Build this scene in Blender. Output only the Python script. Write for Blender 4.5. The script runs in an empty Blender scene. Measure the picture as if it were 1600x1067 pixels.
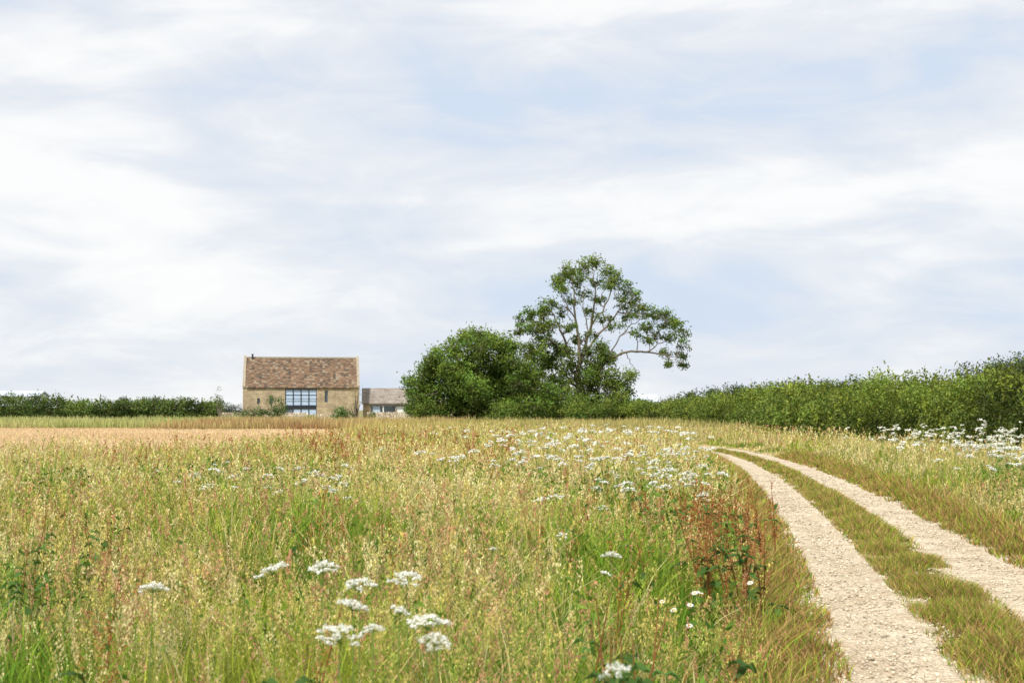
import bpy, math, numpy as np
from mathutils import Vector
rng=np.random.default_rng(11)
scene=bpy.context.scene
COL=scene.collection

# ------------------------------------------------------------------ helpers
def vnoise(x,y,scale,seed):
    g=np.random.default_rng(seed).random((64,64))
    xs=np.asarray(x)/scale+200.3; ys=np.asarray(y)/scale+200.7
    xi=np.floor(xs).astype(int); yi=np.floor(ys).astype(int)
    fx=xs-xi; fy=ys-yi
    fx=fx*fx*(3-2*fx); fy=fy*fy*(3-2*fy)
    a=g[xi%64,yi%64]; b=g[(xi+1)%64,yi%64]; c=g[xi%64,(yi+1)%64]; d=g[(xi+1)%64,(yi+1)%64]
    return (a*(1-fx)+b*fx)*(1-fy)+(c*(1-fx)+d*fx)*fy
def fbm(x,y,scale,seed):
    return (vnoise(x,y,scale,seed)+.5*vnoise(x,y,scale/2.1,seed+1)+.25*vnoise(x,y,scale/4.3,seed+2))/1.75
def sstep(x,a,b):
    t=np.clip((x-a)/(b-a),0,1); return t*t*(3-2*t)

class Geo:
    def __init__(s): s.v=[];s.c=[];s.q=[];s.t=[];s.n=0
    def add(s,v,c,q=None,t=None):
        v=np.asarray(v,dtype=np.float32).reshape(-1,3)
        c=np.asarray(c,dtype=np.float32)
        if c.ndim==1: c=np.tile(c,(len(v),1))
        s.v.append(v); s.c.append(c.reshape(-1,3))
        if q is not None and len(q): s.q.append(np.asarray(q,dtype=np.int64).reshape(-1,4)+s.n)
        if t is not None and len(t): s.t.append(np.asarray(t,dtype=np.int64).reshape(-1,3)+s.n)
        s.n+=len(v)
    def build(s,name,mat,smooth=False,parent=None):
        v=np.concatenate(s.v); c=np.concatenate(s.c)
        q=np.concatenate(s.q) if s.q else np.zeros((0,4),int)
        t=np.concatenate(s.t) if s.t else np.zeros((0,3),int)
        me=bpy.data.meshes.new(name)
        me.vertices.add(len(v)); me.vertices.foreach_set("co",v.ravel())
        loops=np.concatenate([q.ravel(),t.ravel()]).astype(np.int32)
        me.loops.add(len(loops)); me.loops.foreach_set("vertex_index",loops)
        st=np.concatenate([np.arange(len(q))*4,len(q)*4+np.arange(len(t))*3]).astype(np.int32)
        me.polygons.add(len(st)); me.polygons.foreach_set("loop_start",st)
        me.update(calc_edges=True)
        a=me.attributes.new("Col",'FLOAT_COLOR','POINT')
        cc=np.ones((len(v),4),dtype=np.float32); cc[:,:3]=np.clip(c,0,1)
        a.data.foreach_set("color",cc.ravel())
        if smooth: me.polygons.foreach_set("use_smooth",np.ones(len(st),dtype=bool))
        me.materials.append(mat)
        o=bpy.data.objects.new(name,me); COL.objects.link(o)
        if parent: o.parent=parent
        return o

def blades(G,x,y,z,h,w,lean,cb,ct,prof=(1,.85,.55),ts=(0,.38,.72,1),az=None,droop=0.0):
    n=len(x)
    if n==0: return None
    if az is None: az=rng.random(n)*2*math.pi
    sa=rng.random(n)*2*math.pi
    dx,dy=np.cos(az),np.sin(az); sx,sy=np.cos(sa),np.sin(sa)
    V=np.zeros((n,7,3),dtype=np.float32); C=np.zeros((n,7,3),dtype=np.float32)
    k=0
    for i,t in enumerate(ts):
        px=x+dx*lean*h*t*t; py=y+dy*lean*h*t*t; pz=z+h*(t-droop*t*t)
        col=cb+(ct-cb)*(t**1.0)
        if i<3:
            ww=w*prof[i]*.5
            V[:,k,0]=px-sx*ww;V[:,k,1]=py-sy*ww;V[:,k,2]=pz
            V[:,k+1,0]=px+sx*ww;V[:,k+1,1]=py+sy*ww;V[:,k+1,2]=pz
            C[:,k]=col;C[:,k+1]=col;k+=2
        else:
            V[:,k,0]=px;V[:,k,1]=py;V[:,k,2]=pz;C[:,k]=col
    b=(np.arange(n)*7)[:,None]
    q=np.concatenate([b+np.array([[0,1,3,2]]),b+np.array([[2,3,5,4]])])
    t3=b+np.array([[4,5,6]])
    G.add(V,C.reshape(-1,3),q,t3)

def leaves(G,c,L,W,col,dirs=None,spread=1.0):
    n=len(c)
    if n==0: return
    u=rng.normal(size=(n,3))
    if dirs is not None: u=dirs+u*spread*.5
    u/=np.linalg.norm(u,axis=1)[:,None]+1e-9
    r=rng.normal(size=(n,3)); v=np.cross(u,r); v/=np.linalg.norm(v,axis=1)[:,None]+1e-9
    L=np.broadcast_to(np.asarray(L,dtype=float),(n,))[:,None]; W=np.broadcast_to(np.asarray(W,dtype=float),(n,))[:,None]
    V=np.stack([c-u*L*.5,c+v*W*.5+u*L*.05,c+u*L*.5,c-v*W*.5+u*L*.05],1)
    C=np.repeat(col[:,None,:],4,1)
    G.add(V,C.reshape(-1,3),(np.arange(n)*4)[:,None]+np.arange(4)[None,:])

def tube(G,pts,rads,col,sides=7):
    pts=np.asarray(pts,float); n=len(pts); V=[];
    for i in range(n):
        d=pts[min(i+1,n-1)]-pts[max(i-1,0)]; d/=np.linalg.norm(d)+1e-9
        a=np.cross(d,[0.3,1,0.1]); a/=np.linalg.norm(a)+1e-9; b=np.cross(d,a)
        th=np.arange(sides)*2*math.pi/sides
        V.append(pts[i]+rads[i]*(np.cos(th)[:,None]*a+np.sin(th)[:,None]*b))
    V=np.concatenate(V); Q=[]
    for i in range(n-1):
        for j in range(sides):
            k=(j+1)%sides; Q.append([i*sides+j,i*sides+k,(i+1)*sides+k,(i+1)*sides+j])
    G.add(V,np.asarray(col),Q)

def mixc(a,b,f): return a+(b-a)*f[:,None]
def A(*c): return np.array(c,dtype=float)

# ------------------------------------------------------------------ materials
def newmat(name):
    m=bpy.data.materials.new(name); m.use_nodes=True
    nt=m.node_tree; b=nt.nodes["Principled BSDF"]; return m,nt,b
def leafmat(name,trans=.3,rough=.6,spec=.25):
    m,nt,b=newmat(name)
    at=nt.nodes.new("ShaderNodeAttribute"); at.attribute_name="Col"
    nt.links.new(at.outputs["Color"],b.inputs["Base Color"])
    b.inputs["Roughness"].default_value=rough
    b.inputs["Specular IOR Level"].default_value=spec
    if trans<=0: return m
    tr=nt.nodes.new("ShaderNodeBsdfTranslucent")
    nt.links.new(at.outputs["Color"],tr.inputs["Color"])
    mx=nt.nodes.new("ShaderNodeMixShader"); mx.inputs[0].default_value=trans
    nt.links.new(b.outputs[0],mx.inputs[1]); nt.links.new(tr.outputs[0],mx.inputs[2])
    nt.links.new(mx.outputs[0],nt.nodes["Material Output"].inputs["Surface"])
    return m
def noisemat(name,cols,scale,detail=6,rough=.9,vec=None,poss=None):
    m,nt,b=newmat(name)
    tc=nt.nodes.new("ShaderNodeTexCoord")
    mp=nt.nodes.new("ShaderNodeMapping"); nt.links.new(tc.outputs["Object"],mp.inputs[0])
    if vec: mp.inputs["Scale"].default_value=vec
    n=nt.nodes.new("ShaderNodeTexNoise"); n.inputs["Scale"].default_value=scale; n.inputs["Detail"].default_value=detail
    n.inputs["Roughness"].default_value=.65
    nt.links.new(mp.outputs[0],n.inputs["Vector"])
    r=nt.nodes.new("ShaderNodeValToRGB"); e=r.color_ramp.elements
    while len(e)<len(cols): e.new(.5)
    for i,c in enumerate(cols):
        e[i].position=poss[i] if poss else .3+.4*i/(len(cols)-1); e[i].color=(*c,1)
    nt.links.new(n.outputs[0],r.inputs[0]); nt.links.new(r.outputs[0],b.inputs["Base Color"])
    b.inputs["Roughness"].default_value=rough; b.inputs["Specular IOR Level"].default_value=.2
    return m
def plain(name,c,rough=.7,metal=0,spec=.3):
    m,nt,b=newmat(name); b.inputs["Base Color"].default_value=(*c,1)
    b.inputs["Roughness"].default_value=rough; b.inputs["Metallic"].default_value=metal
    b.inputs["Specular IOR Level"].default_value=spec
    return m
def brickmat(name,c1,c2,mort,bw,bh,ms,noisecol,nscale=.6):
    m,nt,b=newmat(name)
    tc=nt.nodes.new("ShaderNodeTexCoord"); sp=nt.nodes.new("ShaderNodeSeparateXYZ"); nt.links.new(tc.outputs["Object"],sp.inputs[0])
    ad=nt.nodes.new("ShaderNodeMath"); nt.links.new(sp.outputs[0],ad.inputs[0]); nt.links.new(sp.outputs[1],ad.inputs[1])
    cb=nt.nodes.new("ShaderNodeCombineXYZ"); nt.links.new(ad.outputs[0],cb.inputs[0]); nt.links.new(sp.outputs[2],cb.inputs[1])
    br=nt.nodes.new("ShaderNodeTexBrick"); br.inputs["Scale"].default_value=1
    br.inputs["Brick Width"].default_value=bw; br.inputs["Row Height"].default_value=bh; br.inputs["Mortar Size"].default_value=ms
    br.inputs["Color1"].default_value=(*c1,1); br.inputs["Color2"].default_value=(*c2,1); br.inputs["Mortar"].default_value=(*mort,1)
    nt.links.new(cb.outputs[0],br.inputs["Vector"])
    n=nt.nodes.new("ShaderNodeTexNoise"); n.inputs["Scale"].default_value=nscale; n.inputs["Detail"].default_value=7; n.inputs["Roughness"].default_value=.75
    nt.links.new(tc.outputs["Object"],n.inputs["Vector"])
    r=nt.nodes.new("ShaderNodeValToRGB"); r.color_ramp.elements[0].position=.42; r.color_ramp.elements[1].position=.62
    nt.links.new(n.outputs[0],r.inputs[0])
    mx=nt.nodes.new("ShaderNodeMix"); mx.data_type='RGBA'
    mul=nt.nodes.new("ShaderNodeMath"); mul.operation='MULTIPLY'; mul.inputs[1].default_value=.7
    nt.links.new(r.outputs[0],mul.inputs[0]); nt.links.new(mul.outputs[0],mx.inputs[0])
    nt.links.new(br.outputs[0],mx.inputs[6]); mx.inputs[7].default_value=(*noisecol,1)
    nt.links.new(mx.outputs[2],b.inputs["Base Color"]); b.inputs["Roughness"].default_value=.9
    b.inputs["Specular IOR Level"].default_value=.15
    return m

M_grass=leafmat("grass_blades",.36,.7,.12)
M_leaf=leafmat("tree_leaves",.28,.55,.22)
M_flower=leafmat("flower_petals",.3,.8,.1)
M_bark=leafmat("bark",0.0,.9,.1)

# ------------------------------------------------------------------ track path
dd=np.arange(-15,175,.5)
xp=[-15,-5,0,4,8.46,11.5,16.2,20.9,26.3,33.9,41.8,50,60,80,110,140,175]
lp=[-1.8,-.15,.75,1.5,2.31,2.83,3.57,4.25,5.0,5.95,6.75,7.3,7.2,5.2,-1,-11,-24]
raw=np.interp(dd,xp,lp)
ker=np.exp(-.5*(np.arange(-12,13)/5.0)**2); ker/=ker.sum()
sm=np.convolve(np.pad(raw,12,mode='edge'),ker,mode='valid')
def LC(d): return np.interp(d,dd,sm)
def RC(d): return LC(d)+1.50-.004*np.clip(d,0,60)
HW=.465

# ------------------------------------------------------------------ ground
me=bpy.data.meshes.new("ground")
S=2500
me.from_pydata([(-S,-300,0),(S,-300,0),(S,S*1.6,0),(-S,S*1.6,0)],[],[(0,1,2,3)])
gm=noisemat("earth_and_turf",[(0.10,0.12,0.035),(0.22,0.20,0.08),(0.38,0.30,0.16)],.5,8)
me.materials.append(gm); o=bpy.data.objects.new("ground",me); COL.objects.link(o)

def bound_x(d):
    return np.interp(d,[0,26,31,36,44,60,90,130],[-60,-40,-19,-12.5,-8.5,-4,0,-8])
ys=np.linspace(26,128,70)
vs=[];fs=[]
for i,y in enumerate(ys):
    vs+= [(-160,y,.004),(float(bound_x(y)),y,.004)]
    if i: fs.append((2*i-2,2*i-1,2*i+1,2*i))
me=bpy.data.meshes.new("harvested_field"); me.from_pydata(vs,[],fs)
me.materials.append(noisemat("straw",[(0.50,0.36,0.20),(0.64,0.50,0.31),(0.74,0.62,0.43)],.25,8,vec=(.25,1.6,1)))
o=bpy.data.objects.new("harvested_field",me); COL.objects.link(o)

# gravel track
m,nt,b=newmat("limestone_gravel")
tc=nt.nodes.new("ShaderNodeTexCoord")
n1=nt.nodes.new("ShaderNodeTexNoise"); n1.inputs["Scale"].default_value=1.6; n1.inputs["Detail"].default_value=12; n1.inputs["Roughness"].default_value=.8
n2=nt.nodes.new("ShaderNodeTexVoronoi"); n2.inputs["Scale"].default_value=34
n3=nt.nodes.new("ShaderNodeTexNoise"); n3.inputs["Scale"].default_value=18; n3.inputs["Detail"].default_value=8
for n in (n1,n2,n3): nt.links.new(tc.outputs["Object"],n.inputs["Vector"])
r=nt.nodes.new("ShaderNodeValToRGB"); e=r.color_ramp.elements
e[0].position=.36;e[0].color=(0.50,0.385,0.25,1); e[1].position=.60;e[1].color=(0.76,0.655,0.49,1)
nt.links.new(n1.outputs[0],r.inputs[0])
r2=nt.nodes.new("ShaderNodeValToRGB"); e=r2.color_ramp.elements
e[0].position=.0;e[0].color=(.6,.58,.55,1); e[1].position=.7;e[1].color=(1.08,1.08,1.08,1)
nt.links.new(n2.outputs["Color"],r2.inputs[0])
mx=nt.nodes.new("ShaderNodeMix"); mx.data_type='RGBA'; mx.blend_type='MULTIPLY'; mx.inputs[0].default_value=.55
nt.links.new(r.outputs[0],mx.inputs[6]); nt.links.new(r2.outputs[0],mx.inputs[7]); nt.links.new(mx.outputs[2],b.inputs["Base Color"])
ad=nt.nodes.new("ShaderNodeMath"); nt.links.new(n2.outputs["Distance"],ad.inputs[0]); nt.links.new(n3.outputs[0],ad.inputs[1])
bp=nt.nodes.new("ShaderNodeBump"); bp.inputs["Distance"].default_value=.035; bp.inputs["Strength"].default_value=.9
nt.links.new(ad.outputs[0],bp.inputs["Height"]); nt.links.new(bp.outputs[0],b.inputs["Normal"])
b.inputs["Roughness"].default_value=.95; b.inputs["Specular IOR Level"].default_value=.1
M_gravel=m
G=Geo()
for side,f in ((0,LC),(1,RC)):
    d=np.arange(-12,160,.06); nn=9
    c=f(d)
    wl=HW+.22*(vnoise(d,d*0,.9,3+side)-.5)+.14*(vnoise(d,d*0,.25,5+side)-.5)+.09*(vnoise(d,d*0,.09,6+side)-.5)
    wr=HW+.22*(vnoise(d,d*0,1.1,13+side)-.5)+.14*(vnoise(d,d*0,.25,15+side)-.5)+.09*(vnoise(d,d*0,.09,16+side)-.5)
    t=np.linspace(-1,1,nn)
    X=np.where(t[None,:]<0,c[:,None]+t[None,:]*wl[:,None],c[:,None]+t[None,:]*wr[:,None])
    Y=np.repeat(d[:,None],nn,1)
    Z=.008+.022*np.clip(np.abs(t[None,:])-.35,0,1)*(1-np.clip((np.abs(t[None,:])-.8)/.2,0,1))+0*X+.022*vnoise(X,Y,.35,44)
    V=np.stack([X,Y,Z],2)
    i=np.arange(len(d)-1)[:,None]*nn; j=np.arange(nn-1)[None,:]; k=(i+j).ravel()
    G.add(V,A(.5,.4,.3),np.stack([k,k+1,k+nn+1,k+nn],1))
G.build("gravel_track",M_gravel,smooth=True)
G=Geo()
N=46000
d=3+32*rng.random(N)**1.6; which=rng.random(N)<.5
c=np.where(which,LC(d),RC(d)); off=rng.normal(size=N)*.33
edge=rng.random(N)<.5; off=np.where(edge,np.sign(off)*(.32+.28*rng.random(N)),off)
s=(.004+.013*rng.random(N)**3)*(1+d*.02)
P=np.stack([c+off,d,.022+s*.25],1)
oct_=np.array([[1,0,0],[0,1,0],[-1,0,0],[0,-1,0],[0,0,1],[0,0,-1]],float)
ang=rng.random(N)*6.28; ca,sa=np.cos(ang),np.sin(ang)
O=oct_[None]*(.7+.6*rng.random((N,6,1)))*s[:,None,None]; O[:,:,2]*=.6
X=O[:,:,0]*ca[:,None]-O[:,:,1]*sa[:,None]; Y=O[:,:,0]*sa[:,None]+O[:,:,1]*ca[:,None]
V=np.stack([X,Y,O[:,:,2]],2)+P[:,None,:]
T=np.array([[0,1,4],[1,2,4],[2,3,4],[3,0,4],[1,0,5],[2,1,5],[3,2,5],[0,3,5]])
colr=A(.70,.60,.45)[None]*(.5+.65*rng.random((N,1)))
G.add(V,np.repeat(colr[:,None],6,1).reshape(-1,3),None,((np.arange(N)*6)[:,None,None]+T[None]).reshape(-1,3))
G.build("loose_gravel",M_bark)

# ------------------------------------------------------------------ grasses
def wedge(d0,d1,n):
    d=np.sqrt(d0*d0+(d1*d1-d0*d0)*rng.random(n))
    hw=.40*d+2.2
    return (rng.random(n)*2-1)*hw,d
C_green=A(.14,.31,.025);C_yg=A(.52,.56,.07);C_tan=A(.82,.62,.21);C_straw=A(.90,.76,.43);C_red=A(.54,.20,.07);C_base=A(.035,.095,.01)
G=Geo(); GS=Geo(); GV=Geo()
bands=[(1.6,4,1450,.0078),(4,7,1350,.0085),(7,11,950,.0105),(11,16,620,.014),(16,24,350,.019),(24,36,180,.026),(36,52,110,.035),(52,78,60,.05)]
for d0,d1,rho,w in bands:
    area=(.40*(d0+d1)+4.4)*(d1-d0)
    n=int(area*rho)
    per=18; nc=n//per; cx,cd=wedge(d0,d1,nc)
    spread=.026+.0035*d0
    ci=rng.integers(0,nc,n); ox=rng.normal(size=n)*spread; oy=rng.normal(size=n)*spread
    loose=rng.random(n)<.28; lx,ld=wedge(d0,d1,n)
    x=np.where(loose,lx,cx[ci]+ox); d=np.where(loose,ld,cd[ci]+oy)
    azo=np.arctan2(oy,ox)+rng.normal(size=n)*.6
    cth=rng.random(nc)[ci]; cth=np.where(loose,rng.random(n),cth)
    chh=(.62+.62*rng.random(nc))[ci]; cbr=(.65+.6*rng.random(nc))[ci]
    edge=LC(d)-HW
    left=(x<edge+.03)&(x>bound_x(d)-1.0*rng.random(n))
    right=(x>RC(d)+HW-.03)&(x<15.5)
    for reg,mask in (("L",left),("R",right)):
        xx,yy=x[mask],d[mask]; m_=len(xx)
        if m_==0: continue
        th=cth[mask]
        dist=(LC(yy)-HW-xx) if reg=="L" else (xx-RC(yy)-HW)
        hn=fbm(xx,yy,1.8,21); pn=fbm(xx,yy,1.5,31); rn=fbm(xx,yy,2.6,41); gn=fbm(xx,yy,.8,51)
        if reg=="L": hh=(.08+.74*sstep(dist,0,1.2))*(.40+1.0*hn)
        else: hh=(.07+.60*sstep(dist,.1,2.4))*(.5+.8*hn)
        h=hh*(.45+.6*rng.random(m_))*chh[mask]
        far=sstep(yy,6,24)
        tanp=np.clip((pn-.48)*2.0+.06+.42*far+(.10 if reg=="R" else 0)+.4*(1-sstep(dist,0,.9)),0.03,.95)
        k=.65*th+.35*rng.random(m_)
        ct=np.where((k<tanp)[:,None],mixc(C_tan,C_straw,rng.random(m_)),mixc(C_green,C_yg,np.clip((gn-.5)*2.2+.36+.8*(rng.random(m_)-.5)+.28*far,0,1)))
        isred=(rng.random(m_)<np.clip((rn-.53)*1.4,0,.4))
        ct=np.where(isred[:,None],mixc(C_red,C_tan,rng.random(m_)*.7),ct)
        ct=ct*(.6+.7*rng.random((m_,1)))*cbr[mask][:,None]*1.08
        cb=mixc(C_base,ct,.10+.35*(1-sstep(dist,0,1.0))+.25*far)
        lean=.08+.75*rng.random(m_)**1.7
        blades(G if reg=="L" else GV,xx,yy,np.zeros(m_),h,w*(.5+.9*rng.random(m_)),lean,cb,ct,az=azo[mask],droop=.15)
    i_=[b[0] for b in bands].index(d0)
    rs=[130,165,140,95,58,32,18,12][i_]
    n=int(area*rs); x,d=wedge(d0,d1,n)
    left=(x<LC(d)-HW-.35)&(x>bound_x(d)); right=(x>RC(d)+HW+.6)&(x<15.3)
    for reg,mask in (("L",left),("R",right)):
        xx,yy=x[mask],d[mask]; m_=len(xx)
        if m_==0: continue
        dist=(LC(yy)-HW-xx) if reg=="L" else (xx-RC(yy)-HW)
        hn=fbm(xx,yy,1.8,21); sn=fbm(xx,yy,.9,131)
        keep=rng.random(m_)<np.clip((sn-.36)*3.4,.10,1); xx,yy,dist,hn,sn=[q[keep] for q in (xx,yy,dist,hn,sn)]; m_=len(xx)
        h=(.46+.50*rng.random(m_))*(.66+.62*hn)*(.50+.5*sstep(dist,.2,1.6))*(1.05 if reg=="L" else .95)
        lean=.04+.42*rng.random(m_)**1.6
        tone=.5*rng.random(m_)+.5*np.clip((fbm(xx,yy,1.7,141)-.5)*3+.5,0,1)
        hc=np.where((tone<.46)[:,None],C_straw*A(1,.98,.88),np.where((tone<.68)[:,None],A(.70,.60,.18),np.where((tone<.82)[:,None],A(.68,.37,.21),A(.42,.50,.10))))
        hc=hc*(.7+.45*rng.random((m_,1)))
        az=rng.random(m_)*6.283
        sc=mixc(A(.24,.36,.05)+0*hc,hc,.15+.45*rng.random(m_))
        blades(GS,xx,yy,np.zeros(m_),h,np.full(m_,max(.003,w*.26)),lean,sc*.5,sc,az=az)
        kk=[56,54,38,22,13,8,5,4][i_]
        sz=[.014,.014,.019,.027,.036,.050,.068,.095][i_]
        hl=.12+.18*rng.random(m_); rad=.008+.045*rng.random(m_)**2
        t=rng.random((m_,kk))
        tt=1-hl[:,None]*t/ h[:,None].clip(.2)*.8
        rr=rad[:,None]*np.sin(np.pi*np.clip(t*.9+.08,0,1))
        a=rng.random((m_,kk))*6.283
        px=xx[:,None]+np.cos(az)[:,None]*lean[:,None]*h[:,None]*tt**2+np.cos(a)*rr
        py=yy[:,None]+np.sin(az)[:,None]*lean[:,None]*h[:,None]*tt**2+np.sin(a)*rr
        pz=h[:,None]*tt
        P=np.stack([px,py,pz],2).reshape(-1,3)
        D=np.stack([np.cos(a)*.4,np.sin(a)*.4,np.ones_like(a)],2).reshape(-1,3)
        cc=np.repeat(hc[:,None,:],kk,1).reshape(-1,3)*(.7+.6*rng.random((m_*kk,1)))
        leaves(GS,P,sz*(.7+.6*rng.random(m_*kk)),sz*.42,cc,D,.7)
G.build("meadow_grass",M_grass)
GS.build("grass_seed_heads",M_grass)
# broad-leaved meadow herbs
G=Geo()
n=4200; x,d=wedge(2.2,26,n); keep=(x<LC(d)-HW-.5)|((x>RC(d)+1.6)&(x<15)); keep&=(fbm(x,d,1.4,151)>.48); x,d=x[keep],d[keep]
for X_,D_ in zip(x,d):
    k=int(14+16*rng.random()); hh=.25+.5*rng.random()
    z=hh*rng.random(k)**.8; r_=.10*rng.random(k)+.015; a=rng.random(k)*6.28
    P=np.stack([X_+np.cos(a)*r_,D_+np.sin(a)*r_,z+.04],1)
    c=mixc(np.tile(A(.07,.17,.025),(k,1)),np.tile(A(.26,.38,.05),(k,1)),rng.random(k)*.3+.5*rng.random())
    leaves(G,P,.042*(.6+.8*rng.random(k))*(1+D_*.05),.019*(1+D_*.05),c*(.6+.6*rng.random((k,1))),np.stack([np.cos(a),np.sin(a),.6+0*a],1),.6)
G.build("meadow_herbs",M_grass)
for d0,d1,n,w in ((2,8,22000,.006),(8,16,32000,.008),(16,30,26000,.013),(30,55,14000,.026)):
    d=d0+(d1-d0)*rng.random(n)
    L_=LC(d)+HW-.14; R_=RC(d)-HW+.14
    u=rng.random(n); x=L_+(R_-L_)*u
    k=fbm(x,d,.6,61); c=np.abs(u-.5)*2
    keep=rng.random(n)<(1.15-.8*c**2)*np.clip((k-.24)*3.5,0.15,1)
    x,d,k,c=x[keep],d[keep],k[keep],c[keep]; m_=len(x)
    h=(.04+.24*np.clip(k-.25,0,1)*(1.1-c*.8))*(.4+1.1*rng.random(m_))
    ct=np.where((rng.random(m_)<.52)[:,None],mixc(A(.66,.48,.19),A(.48,.25,.10),rng.random(m_)),mixc(C_green,C_yg,rng.random(m_)))
    ct=ct*(.6+.7*rng.random((m_,1)))
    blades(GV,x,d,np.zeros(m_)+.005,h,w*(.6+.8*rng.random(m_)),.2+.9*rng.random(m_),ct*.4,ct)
for f,sg in ((LC,-1),(RC,1)):
    n=40000
    d=2.5+45*rng.random(n)**1.7
    off=HW-.16+.66*rng.random(n)**1.1
    x=f(d)+sg*off; k=fbm(x,d,.5,71)
    keep=rng.random(n)<np.clip(k*2.4-.65+off-HW,0,1); x,d,off,k=x[keep],d[keep],off[keep],k[keep]; m_=len(x)
    h=(.03+.20*(off-HW+.16)/.6+.06*k)*(.4+1.1*rng.random(m_))
    ct=np.where((rng.random(m_)<.6)[:,None],mixc(A(.62,.43,.17),A(.48,.25,.10),rng.random(m_)),mixc(C_green,C_yg,rng.random(m_)))
    ct=ct*(.6+.7*rng.random((m_,1)))
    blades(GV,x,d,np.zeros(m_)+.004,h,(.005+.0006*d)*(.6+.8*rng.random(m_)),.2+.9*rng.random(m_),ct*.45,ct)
GV.build("verge_grass",M_grass)
G=Geo(); n=90000
d=28+100*rng.random(n)**1.2; x=-(.40*d+4)+rng.random(n)*(bound_x(d)+.40*d+4)
ok=x<bound_x(d); x,d=x[ok],d[ok]; n=len(x)
d=np.round(d/.35)*.35+.05*rng.normal(size=n)
ct=mixc(A(.82,.67,.44),A(.62,.43,.23),fbm(x*.3,d,3.0,81))*(.8+.4*rng.random((n,1)))
blades(G,x,d,np.zeros(n),.08+.08*rng.random(n),.012+.0006*d,.3*rng.random(n),ct*.8,ct)
G.build("field_stubble",M_grass)
G=Geo()
for (x0,x1,d0,d1,n,ca,cb_,h0) in ((-75,-28,118,160,28000,A(.38,.46,.13),A(.68,.62,.28),.8),
      (-30,-4,112,140,22000,A(.48,.28,.14),A(.62,.52,.22),.8),
      (-12,14,78,135,28000,A(.42,.40,.12),A(.68,.55,.23),.8),
      (-40,14,140,160,16000,A(.24,.32,.07),A(.46,.45,.16),.7),
      (8,15,70,130,9000,A(.42,.44,.12),A(.62,.54,.24),.6)):
    x=x0+(x1-x0)*rng.random(n); d=d0+(d1-d0)*rng.random(n)
    keep=(np.abs(x-LC(d)-.7)>1.6)&(rng.random(n)<sstep(x,x0,x0+6)+.02); x,d=x[keep],d[keep]; m_=len(x)
    k=np.clip(fbm(x,d,5,91)*1.4-.2+.3*(rng.random(m_)-.5),0,1)
    ct=mixc(ca,cb_,k)*(.7+.6*rng.random((m_,1)))
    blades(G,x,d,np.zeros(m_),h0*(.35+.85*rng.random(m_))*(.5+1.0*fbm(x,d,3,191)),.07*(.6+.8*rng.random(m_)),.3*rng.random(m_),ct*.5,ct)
G.build("rough_grass",M_grass)

# ------------------------------------------------------------------ flowers
GU=Geo()
def umbel(x,y,h,R,detail,lean=.05,white=.90):
    az=rng.random()*6.283; tx=x+math.cos(az)*lean*h; ty=y+math.sin(az)*lean*h
    sc=A(.26,.36,.09)
    tube(GU,[(x,y,0),(x+(tx-x)*.4,y+(ty-y)*.4,h*.55),(tx,ty,h-R*.55)],[.003,.003,.002] if detail>1 else [.005,.004,.003],sc,5 if detail>1 else 3)
    nu={2:20,1:10,0:6}[detail]; nf={2:24,1:7,0:4}[detail]
    i=np.arange(nu)+.5; rr=R*np.sqrt(i/nu)*(.8+.4*rng.random(nu)); th=i*2.39996+rng.normal(size=nu)*.25
    tilt=rng.normal(size=2)*.2
    cx=tx+rr*np.cos(th); cy=ty+rr*np.sin(th); cz=h-.35*rr**2/R+(cx-tx)*tilt[0]+(cy-ty)*tilt[1]+rng.normal(size=nu)*.003
    if detail>0:
        for a,b_,c_ in zip(cx,cy,cz): 
            tube(GU,[(tx,ty,h-R*.6),(a,b_,c_-.003)],[.001,.0008] if detail>1 else [.0018,.0012],sc,3)
    fr=R*.21
    a=rng.random((nu,nf))*6.283; q=np.sqrt(rng.random((nu,nf)))*fr
    P=np.stack([cx[:,None]+q*np.cos(a),cy[:,None]+q*np.sin(a),cz[:,None]+rng.normal(size=(nu,nf))*.003],2).reshape(-1,3)
    s={2:.0075,1:.018,0:.034}[detail]*R/.06
    col=np.tile(A(.90,.90,.82),(len(P),1))*(white+.12*rng.random((len(P),1)))
    n=len(P); th=rng.random(n)*6.283; tz=rng.normal(size=(n,2))*.45
    u=np.stack([np.cos(th),np.sin(th),tz[:,0]],1); v=np.stack([-np.sin(th),np.cos(th),tz[:,1]],1)
    V=np.stack([P-u*s*.5,P+v*s*.5,P+u*s*.5,P-v*s*.5],1)
    GU.add(V,np.repeat(col[:,None],4,1).reshape(-1,3),(np.arange(n)*4)[:,None]+np.arange(4)[None])
near=[(-.95,5.78,.060),(-.80,5.92,.066),(-.58,5.43,.060),(-.41,5.71,.068),(-.53,4.88,.054),(-.50,4.31,.066),(-.42,4.27,.03),(-.39,4.78,.035),(-.28,4.54,.064),(-1.37,5.39,.050),(-.21,4.04,.045),(.44,6.56,.04),(.27,3.61,.035)]
for x,y,R in near: umbel(x,y,.955+.012*rng.normal(),R,2,lean=.02)
def patch(nclus,x0,x1,d0,d1,h0,h1,R,k=6,sp=.5):
    for _ in range(nclus):
        d=d0+(d1-d0)*rng.random(); cx=(x0+(x1-x0)*rng.random())*d; hb=h0+(h1-h0)*rng.random()
        for _ in range(int(k*(.4+1.2*rng.random()))):
            X=cx+rng.normal()*sp; Y=d+rng.normal()*sp
            if -1.2<X-LC(Y)<3.2: continue
            umbel(X,Y,hb*(.86+.2*rng.random()),R*(.5+.7*rng.random()),1 if d<24 else 0,lean=.1)
patch(15,-.015,.075,18,32,.92,1.06,.082,6,.8)
patch(16,.085,.145,13,28,.80,.98,.075,6,.6)
patch(5,-.20,-.13,12,18,.86,.95,.068,5,.45)
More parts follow.
